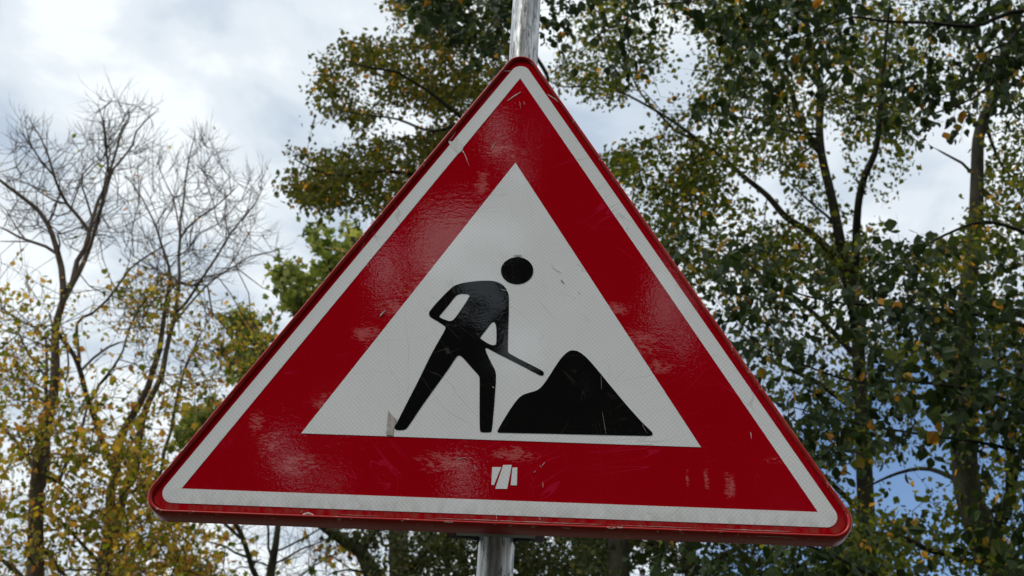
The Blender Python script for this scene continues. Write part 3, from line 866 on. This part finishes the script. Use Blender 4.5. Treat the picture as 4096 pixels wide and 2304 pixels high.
# ---- dark-stemmed tree below the sign, and the pigeon in it
def lower_tree():
    Y = 25.0
    T = trace_tree(
        (c9([(745,700),(755,500),(775,380),(800,240),(815,120),(830,-40)]), .24, .10),
        [(c9([(700,640),(640,500),(610,440),(590,360),(550,240),(520,160),(480,90),(450,0)]), .13, .06),
         (c9([(515,200),(450,140),(400,95),(340,0)]), .07, .04),
         (c9([(595,385),(480,320),(400,270),(300,240),(220,225)]), .055, .02),
         (c9([(765,380),(740,280),(740,150),(730,0)]), .06, .03),
         (c9([(785,410),(900,350),(1000,290),(1080,260),(1210,215)]), .05, .02),
         (c9([(800,310),(850,290),(950,240),(1100,160),(1200,100)]), .045, .02),
         (c9([(750,600),(900,570),(1000,500),(1100,420),(1200,370),(1300,310),(1390,290)]), .05, .02),
         (c9([(750,430),(700,405),(640,390)]), .04, .03),
         (c9([(1080,260),(1120,310),(1150,380)]), .02, .01),
         (c9([(1200,370),(1230,400),(1290,440)]), .02, .01),
         (c9([(590,430),(520,430),(440,470),(380,500)]), .03, .012)], Y, thin=.5)
    n = grow(T, vol([(480, 1300), (1000, 1300), (980, 1449), (930, 1560), (480, 1560)], 170, Y - 2.5, Y + 2.5), .25, .006, .02, .2)
    root = empty('roadside_tree', (T.p[0].x, Y, 0), 'thinly leaved dark tree seen under the bottom edge of the sign, left of the pole', 'tree')
    tw = twigs(T, n, 2, (.5, 1.1), .0045, .2, levels=2)
    build_tree(T, root, M_bark_maple, None)
    P, D = leaf_on(T, [i for i in n if random.random() < .28], 4, .12)
    leaves('crown', P, D, .16, np.clip(rng.normal(.55, .3, len(P)), 0, 1), LEAF_MAPLE, M_leaf_lime, root)
    # wood pigeon
    c = at(*c9([(612, 398)])[0], Y - .35)
    bm = bmesh.new()
    spine = [(-.16, -.005, .010), (-.135, .0, .030), (-.115, .0, .030), (-.075, .0, .010), (-.03, 0, .0), (.03, 0, .005), (.08, 0, .022), (.13, 0, .045), (.20, 0, .080)]
    rad = [(.003, .003), (.026, .026), (.024, .024), (.042, .044), (.062, .062), (.058, .058), (.042, .040), (.028, .018), (.030, .006)]
    rings = []
    for (x, y, z), (ry, rz) in zip(spine, rad):
        rings.append([bm.verts.new((x, y + ry * math.cos(a), z + rz * math.sin(a))) for a in np.linspace(0, 2 * math.pi, 17)[:-1]])
    for a, b in zip(rings, rings[1:]):
        for k in range(16): bm.faces.new((a[k], a[(k + 1) % 16], b[(k + 1) % 16], b[k]))
    bm.faces.new(rings[0][::-1]); bm.faces.new(rings[-1])
    me = bpy.data.meshes.new('pigeon'); bmesh.ops.recalc_face_normals(bm, faces=bm.faces); bm.to_mesh(me); bm.free()
    me.polygons.foreach_set('use_smooth', [True] * len(me.polygons))
    me.materials.append(flat_mat('pigeon_feathers', (.13, .14, .16), (.24, .25, .28), .8, 20))
    o = bpy.data.objects.new('pigeon', me); col.objects.link(o); o.location = c; o.scale = (.95, .95, .95)
    o.rotation_euler = (0, R(-4), 0)
    o['label'] = 'grey pigeon perched in the fork of the dark tree below the sign'; o['category'] = 'bird'
lower_tree()

# ---- green maple whose clumps show along the left edge of the sign
def maple():
    Y = 24.0
    T = trace_tree(
        ([(1010, 1560), (1000, 1300), (985, 1100), (960, 900), (930, 760), (900, 640), (870, 560)], .26, .05),
        [([(985, 1100), (860, 1000), (740, 930), (640, 870), (620, 820)], .10, .03),
         ([(970, 960), (880, 860), (800, 780), (740, 740), (710, 720)], .09, .025),
         ([(1000, 1250), (800, 1160), (620, 1110), (480, 1075)], .10, .03),
         ([(930, 760), (850, 680), (800, 600), (770, 555)], .06, .02),
         ([(940, 800), (1050, 700), (1150, 640)], .08, .03)], Y)
    pts = []
    for poly, n in (([(750, 540), (800, 535), (830, 570), (900, 560), (930, 600), (980, 640), (900, 740), (820, 700), (800, 640), (765, 610)], 110),
                    ([(700, 690), (740, 660), (800, 670), (900, 640), (960, 760), (800, 900), (740, 780), (705, 740)], 130),
                    ([(600, 800), (640, 830), (690, 850), (720, 890), (700, 960), (600, 960), (585, 900)], 80),
                    ([(440, 1060), (500, 1035), (560, 1040), (600, 1100), (520, 1150), (450, 1115)], 60),
                    ([(880, 800), (1100, 640), (1200, 900), (1100, 1100), (800, 1080)], 120)):
        pts += vol(poly, n, Y - 2, Y + 2, (), .75, 13)
    n = grow(T, pts, .3, .007, .03)
    root = empty('maple_tree', (T.p[0].x, Y, 0), 'light green maple with bright leaf clumps along the left edge of the sign', 'tree')
    build_tree(T, root, M_bark_maple, None)
    P, D = leaf_on(T, n, 15, .15)
    c = np.clip(rng.normal(.42, .27, len(P)), 0, 1)
    leaves('crown', P, D, .17, c, LEAF_MAPLE, M_leaf_maple, root, .2)
maple()

# ---- small-leaved birch behind the top left edge of the sign
def mid_birch():
    Y = 15.0
    T = trace_tree(
        ([(1560, 1600), (1555, 1300), (1545, 1000), (1520, 760), (1480, 560), (1400, 380), (1310, 200), (1255, 60), (1225, -60)], .17, .04),
        [([(1520, 760), (1380, 520), (1250, 370), (1171, 304), (1128, 269), (1085, 234), (1037, 204), (1002, 182), (930, 170), (860, 150)], .08, .012),
         ([(1500, 620), (1330, 520), (1180, 470), (1050, 440), (940, 430), (830, 440), (740, 400)], .07, .012),
         ([(1171, 304), (1090, 330), (1000, 300), (930, 290), (860, 280)], .03, .010),
         ([(1430, 380), (1300, 200), (1200, 110), (1120, 60), (1050, 20)], .06, .012),
         ([(1180, 470), (1080, 500), (980, 520), (880, 510)], .03, .01),
         ([(1250, 370), (1150, 380), (1040, 350), (950, 360)], .03, .01),
         ([(1380, 200), (1290, 60), (1230, -40)], .05, .02)], Y)
    gap = [(905, 330), (960, 280), (1100, 285), (1110, 330), (1040, 345), (930, 350)]
    gap2 = [(860, 290), (905, 330), (850, 350), (790, 320)]
    p = vol([(1300, -120), (970, -60), (985, 30), (940, 100), (850, 90), (850, 140), (795, 135), (805, 180), (782, 215), (783, 262), (805, 290), (900, 330), (860, 370), (710, 365), (722, 420), (690, 470), (700, 490), (770, 520), (860, 520), (930, 545), (1000, 520), (1350, 120)], 2000, Y - 1.8, Y + 1.8, [gap, gap2], .76, 24, .18)
    p += vol([(1250, 150), (1420, 250), (1450, 500), (1200, 600), (1000, 560)], 150, Y - 1.8, Y + 1.8)
    n = grow(T, p, .28, .0030, .022, -.1)
    root = empty('birch_tree', (T.p[0].x, Y, 0), 'dark small leaved birch behind the upper left edge of the sign', 'tree')
    build_tree(T, root, M_bark_birch, None)
    P, D = leaf_on(T, n, 11, .085)
    tint = rng.beta(2, 2.4, len(P)) * .88
    m = rng.random(len(P)) < .06; tint[m] = rng.uniform(.9, 1, m.sum())
    leaves('crown', P, D, .070, tint, LEAF_BIRCH, M_leaf_mid, root, .6)
mid_birch()

# ---- birches on the right
def right_birches():
    Y = 13.0
    T = trace_tree(
        ([(2190, 1640), (2185, 1449), (2175, 1200), (2165, 1000), (2155, 820), (2138, 700), (2120, 640), (2106, 566), (2090, 488), (2067, 391), (2061, 312), (2065, 234), (2040, 120), (2020, 0), (2000, -120)], .15, .04),
        [([(2155, 760), (2150, 680), (2154, 612), (2155, 566), (2161, 500), (2176, 441), (2192, 406), (2206, 363), (2215, 260), (2225, 140), (2240, 0)], .075, .02),
         ([(2138, 730), (2110, 660), (2041, 587), (1979, 548), (1930, 492), (1872, 445), (1833, 410), (1780, 370), (1700, 330)], .075, .025),
         ([(2067, 391), (2010, 300), (1993, 234), (1950, 156), (1888, 78), (1852, 35), (1813, 0), (1770, -80)], .055, .02),
         ([(1780, 370), (1700, 310), (1614, 258), (1548, 227), (1481, 219), (1407, 217), (1370, 196)], .035, .012),
         ([(1548, 227), (1544, 219), (1532, 168), (1512, 102), (1489, 39), (1470, -20)], .02, .010),
         ([(1700, 330), (1614, 238), (1587, 184), (1552, 129), (1516, 94), (1470, 66), (1454, 31)], .022, .010),
         ([(2120, 620), (2096, 560), (2040, 510), (1985, 460)], .03, .012),
         ([(2061, 330), (1990, 330), (1900, 300), (1800, 290)], .03, .01),
         ([(2065, 250), (2130, 170), (2200, 90)], .03, .01),
         ([(2160, 900), (2060, 800), (1960, 720), (1850, 660), (1760, 620)], .05, .012),
         ([(2165, 1050), (2050, 960), (1920, 900), (1800, 840)], .05, .012),
         ([(2180, 1300), (2050, 1180), (1950, 1120)], .05, .02)], Y, thin=.85)
    skyhole = [(2200, 430), (2330, 455), (2440, 450), (2430, 560), (2330, 600), (2210, 575), (2190, 500)]
    topgap = [(1370, 250), (1560, 260), (1640, 180), (1770, 60), (1780, 150), (1680, 300), (1500, 400), (1390, 230)]
    skyg2 = [(1900, 430), (2010, 430), (2010, 540), (1940, 560), (1850, 500)]
    p = vol([(1500, 330), (1470, 230), (1390, 180), (1470, -60), (2330, -120), (2300, 400), (2230, 560), (2230, 700), (1740, 700), (1600, 560), (1510, 400)], 2300, Y - 1.7, Y + 1.7, [skyhole, topgap, skyg2, [(2030, 300), (2120, 300), (2140, 640), (2080, 600)], [(2140, 380), (2220, 350), (2180, 640), (2140, 640)]], .55, 30, .12)
    p += vol([(1620, 560), (2260, 620), (2330, 1000), (2300, 1500), (1900, 1500), (1950, 1200), (1800, 900)], 800, Y - 1.7, Y + 1.7, [[(2130, 1180), (2230, 1150), (2420, 1170), (2440, 1230), (2400, 1330), (2260, 1320), (2150, 1300)]], .5, 32)
    n = grow(T, p, .28, .0030, .022, -.1)
    root = empty('birch_tree', (T.p[0].x, Y, 0), 'forked birch with two dark stems to the right of the sign', 'tree', 'birches right of the sign')
    build_tree(T, root, M_bark_birch, None)
    P, D = leaf_on(T, n, 11, .10)
    tint = rng.beta(2, 2.2, len(P)) * .9; m = rng.random(len(P)) < .05; tint[m] = rng.uniform(.92, 1, m.sum())
    leaves('crown', P, D, .066, tint, LEAF_BIRCH, M_leaf_birch, root, .7)

    Y = 10.5
    T = trace_tree(
        ([(2570, 1560), (2525, 1440), (2490, 1380), (2455, 1300), (2432, 1220), (2425, 1100), (2425, 950), (2430, 800), (2440, 680), (2454, 566), (2458, 449), (2461, 351), (2477, 293), (2512, 226), (2559, 156), (2600, 60), (2620, -60)], .19, .05),
        [([(2480, 1360), (2500, 1330), (2536, 1292), (2540, 1188), (2550, 1050), (2570, 900)], .05, .03),
         ([(2505, 1310), (2545, 1230), (2575, 1100), (2600, 1000)], .04, .03),
         ([(2494, 1380), (2445, 1415), (2386, 1394), (2334, 1383), (2281, 1355), (2212, 1341), (2149, 1338)], .05, .014),
         ([(2454, 449), (2420, 410), (2392, 395), (2350, 372)], .025, .01),
         ([(2477, 300), (2495, 360), (2530, 430), (2576, 470)], .03, .014),
         ([(2430, 860), (2330, 760), (2270, 640)], .04, .012),
         ([(2425, 1000), (2330, 930), (2230, 900)], .03, .01),
         ([(2432, 1220), (2340, 1180), (2260, 1190), (2170, 1230)], .035, .01),
         ([(2512, 226), (2440, 130), (2380, 60)], .03, .01)], Y, thin=.85)
    p = vol([(2576, 300), (2640, 200), (2660, 1449), (2640, 1560), (2060, 1560), (2100, 1380), (2150, 1250), (2350, 1150), (2300, 900), (2250, 640), (2420, 600), (2470, 420)], 1300, Y - 1.4, Y + 1.4, [[(2130, 1180), (2230, 1150), (2420, 1170), (2440, 1230), (2400, 1330), (2260, 1320), (2150, 1300)], [(2440, 1160), (2560, 1160), (2560, 1449), (2500, 1340)], [(2250, 1400), (2450, 1420), (2450, 1500), (2250, 1500)], skyhole], .5, 34, .5)
    p += vol([(2300, -60), (2650, -100), (2650, 350), (2480, 330), (2330, 250)], 260, Y - 1.4, Y + 1.4, (), .5, 30)
    n = grow(T, p, .28, .0028, .02, -.1)
    root = empty('birch_tree', (T.p[0].x, Y, 0), 'thick single stemmed birch at the far right, leaning left at its foot', 'tree', 'birches right of the sign')
    build_tree(T, root, M_bark_birch, None)
    P, D = leaf_on(T, n, 8, .09)
    tint = rng.beta(2, 2.2, len(P)) * .9; m = rng.random(len(P)) < .05; tint[m] = rng.uniform(.92, 1, m.sum())
    leaves('crown', P, D, .064, tint, LEAF_BIRCH, M_leaf_birch, root, .7)
right_birches()

# ---- dense thicket low behind the pole
def thicket():
    Y = 21.0
    T = trace_tree(
        (c9([(1700,800),(1600,560),(1540,440),(1480,320),(1430,270),(1350,230),(1280,180),(1190,120),(1050,0)]), .20, .07),
        [(c9([(1600,560),(1480,470),(1390,450),(1280,470),(1200,500)]), .03, .012),
         (c9([(1480,330),(1560,180),(1650,90),(1700,0)]), .07, .03),
         (c9([(1640,650),(1900,400),(2050,250),(2200,100)]), .09, .04),
         (c9([(1700,700),(2200,520),(2600,400),(2900,300)]), .09, .04)], Y)
    p = vol([(940, 1449), (900, 1400), (960, 1370), (1050, 1320), (1200, 1300), (1560, 1300), (1560, 1600), (950, 1600)], 1100, Y - 2, Y + 2, (), .4, 22)
    p += vol([(820, 1330), (980, 1320), (980, 1370), (860, 1370)], 40, Y - 1, Y + 1)
    n = grow(T, p, .3, .004, .025)
    root = empty('leafy_tree', (T.p[0].x, Y, 0), 'dense dark leafy tree seen below the sign, just behind the pole', 'tree')
    build_tree(T, root, M_bark_maple, None)
    P, D = leaf_on(T, n, 14, .16)
    leaves('crown', P, D, .085, np.clip(rng.beta(1.6, 1.8, len(P)), 0, 1), LEAF_BIRCH, M_leaf_dark, root, .4)
    Y = 16.5
    T = trace_tree(([(1760, 1640), (1740, 1449), (1730, 1350), (1700, 1250), (1680, 1150)], .14, .06),
                   [([(1740, 1449), (1640, 1380), (1520, 1340), (1420, 1330)], .05, .02), ([(1740, 1449), (1850, 1380), (1950, 1340)], .05, .02), ([(1700, 1250), (1600, 1200), (1500, 1180)], .04, .02)], Y)
    p = vol([(1440, 1330), (1560, 1240), (1950, 1240), (2150, 1340), (2150, 1600), (1430, 1600)], 1000, Y - 1.5, Y + 1.5, (), .4, 26)
    n = grow(T, p, .3, .0035, .022)
    root = empty('leafy_tree', (T.p[0].x, Y, 0), 'dark leafy tree seen below the right half of the sign, right of the pole', 'tree')
    build_tree(T, root, M_bark_maple, None)
    P, D = leaf_on(T, n, 10, .12)
    leaves('crown', P, D, .075, np.clip(rng.beta(1.6, 1.8, len(P)), 0, 1), LEAF_BIRCH, M_leaf_dark, root, .5)
thicket()

# ---- the near, large-leaved tree whose boughs reach in from the right
def near_tree():
    Y = 4.9
    T = trace_tree(
        ([(2860, 1600), (2850, 1300), (2835, 1000), (2820, 700), (2800, 400), (2780, 100), (2760, -150)], .085, .045),
        [([(2800, 160), (2700, 60), (2576, 27), (2512, 43), (2450, 66), (2340, 58), (2223, 53), (2145, 43), (2086, 62), (2020, 94), (1950, 101), (1880, 125)], .024, .004),
         ([(2810, 300), (2680, 130), (2576, 58), (2559, 78), (2535, 109), (2512, 164), (2488, 215), (2457, 242), (2398, 269), (2340, 289), (2260, 330)], .022, .004),
         ([(2535, 105), (2481, 133), (2438, 195), (2391, 238), (2320, 260)], .010, .003),
         ([(2780, 60), (2500, -50), (2200, -60), (1960, -30), (1800, -8), (1735, 4), (1657, 12), (1598, 35), (1516, 82), (1454, 129), (1384, 188)], .018, .003),
         ([(1800, -8), (1600, -60), (1400, -40), (1280, 10), (1180, 60), (1120, 100)], .008, .003),
         ([(1400, -40), (1300, 60), (1260, 140)], .004, .002),
         ([(2825, 760), (2680, 640), (2500, 560), (2380, 590), (2280, 650), (2180, 720)], .022, .004),
         ([(2835, 1000), (2650, 850), (2450, 790), (2250, 770), (2100, 760), (1960, 720), (1850, 640)], .022, .004),
         ([(2845, 1180), (2650, 1060), (2480, 990), (2300, 960), (2150, 960), (1990, 905), (1924, 874), (1885, 847), (1846, 804)], .020, .004),
         ([(2848, 1250), (2700, 1180), (2500, 1120), (2300, 1090), (2130, 1060), (1980, 1020)], .018, .004),
         ([(2860, 1600), (2650, 1570), (2400, 1520), (2201, 1450), (2100, 1399), (2020, 1370), (1900, 1350), (1780, 1350), (1680, 1370)], .020, .003),
         ([(2400, 1520), (2150, 1560), (1900, 1500), (1700, 1450)], .010, .003)], Y, .35, .15, .8)
    p = []
    p += vol([(985, -40), (1290, -60), (1290, 170), (1240, 170), (1180, 130), (1120, 100), (1080, 60)], 190, Y - .45, Y + .35, (), .5, 26)
    p += vol([(1360, -60), (1760, -60), (1760, 40), (1640, 120), (1560, 170), (1440, 130), (1370, 110)], 100, Y - .45, Y + .35, (), .5, 26)
    p += vol([(1560, 80), (1640, 120), (1600, 200), (1540, 200)], 8, Y - .3, Y + .3)
    p += vol([(1800, -40), (2700, -60), (2680, 260), (2480, 300), (2300, 350), (2180, 330), (2060, 290), (1900, 340), (1760, 340), (1740, 300), (1820, 180), (1760, 60)], 560, Y - .5, Y + .5, (), .6, 34)
    p += vol([(1560, 500), (1720, 560), (1850, 560), (2000, 640), (2150, 620), (2200, 580), (2440, 600), (2700, 560), (2720, 1160), (2500, 1130), (2300, 1170), (2140, 1150), (2060, 1250), (1980, 1120), (1880, 960), (1780, 820), (1640, 640)], 760, Y - .8, Y + .5, (), .55, 40)
    p += vol([(1500, 1370), (1640, 1360), (1900, 1370), (2100, 1330), (2300, 1250), (2500, 1200), (2700, 1160), (2700, 1520), (1560, 1540)], 240, Y - .6, Y + .4, [[(2130, 1180), (2230, 1150), (2420, 1170), (2440, 1230), (2400, 1330), (2260, 1320), (2150, 1300)]], .5, 40, .4)
    n = grow(T, p, .3, .0011, .010, -.1)
    root = empty('large_leaved_tree', (T.p[0].x, Y, 0), 'near tree at the right whose large dark green leaves hang in front of the others', 'tree')
    build_tree(T, root, M_bark_near, None, 8)
    P, D = leaf_on(T, n, 4, .050)
    D[:, 2] -= .3
    tint = rng.beta(2, 2.2, len(P)) * .9; m = rng.random(len(P)) < .03; tint[m] = rng.uniform(.92, 1, m.sum())
    leaves('crown', P, D, .056, tint, LEAF_OVAL, M_leaf_near, root, .9)
near_tree()

# ---- unseen row of trees added behind the viewer to mirror in the sign's glossy film
# gaps cut in the crowns so sky glare lands on these sign face places: (x, z, half width, half height)
def mirror_spots():
    out_ = []
    for px, py, wx, wy in ((1150, 545, 70, 40), (1090, 620, 60, 60), (985, 690, 55, 60), (1210, 560, 60, 40), (1270, 590, 60, 40), (1190, 740, 60, 70), (1310, 870, 80, 50), (1640, 690, 30, 40), (1690, 790, 70, 60), (1740, 860, 50, 30),
                          (720, 1165, 50, 45), (830, 1200, 60, 25), (700, 1120, 30, 60), (870, 1010, 40, 40), (1150, 1190, 60, 40), (1350, 1160, 50, 25), (1490, 1000, 40, 60), (1920, 1235, 14, 55), (1990, 1250, 22, 70), (1865, 1230, 8, 40), (1290, 420, 40, 30), (1230, 320, 40, 40), (1600, 560, 25, 30)):
        p = at(px, py, 0); q = at(px + wx, py, 0); r = at(px, py + wy, 0)
        out_.append((p.x, p.z, (q.x - p.x) * 1.25, (p.z - r.z) * 1.3))
    return out_
def added_mirror_trees():
    spots = mirror_spots()
    def open_(q):
        f = -CAM.y / (-CAM.y - q[1]); x = CAM.x + (q[0] - CAM.x) * f; z = CAM.z + (q[2] - CAM.z) * f
        return any(((x - a) / c) ** 2 + ((z - b) / d) ** 2 < 1 for a, b, c, d in spots)
    names = ('broad dark unseen tree added behind the viewer, second from the left of its row', 'tall dark unseen tree added straight behind the viewer', 'dark unseen tree added behind the viewer, right of the tallest one', 'dark unseen tree added at the right end of the row behind the viewer', 'dark unseen tree added at the left end of the row behind the viewer')
    for i, (x, y, h, w) in enumerate(((-8.6, -13, 18, 4.6), (-2.2, -14, 19, 4.8), (4.8, -13.5, 18, 4.6), (12., -14, 18, 4.4), (-15, -14, 18, 4.4))):
        S = Skel(); prev = -1
        for k in range(9):
            f = k / 8
            prev = S.add((x + .25 * math.sin(f * 4 + i), y, h * .85 * f), prev, .24 * (1 - .8 * f))
        pts = []
        while len(pts) < 620:
            q = np.array((x + rng.uniform(-1, 1) * w, y + rng.uniform(-1, 1) * 1.5, rng.uniform(2.2, h)))
            if abs(q[0] - x) > w * (1.08 - .5 * (q[2] / h) ** 3): continue
            if open_(q) and rng.random() > .03: continue
            pts.append(q)
        n = grow(S, pts, .3, .01, .06)
        root = empty('roadside_tree', (x, y, 0), names[i], 'tree', 'row of unseen trees added behind the viewer')
        build_tree(S, root, M_bark_maple, None, 8)
        P, D = leaf_on(S, n, 55, .34)
        P = np.array(P); keep = np.array([not open_(p) or rng.random() < .03 for p in P]); P = P[keep]; D = D[keep]
        leaves('crown', P, D, .31, rng.beta(1.6, 1.8, len(P)), LEAF_BIRCH, M_leaf_dark, root, .4)
added_mirror_trees()
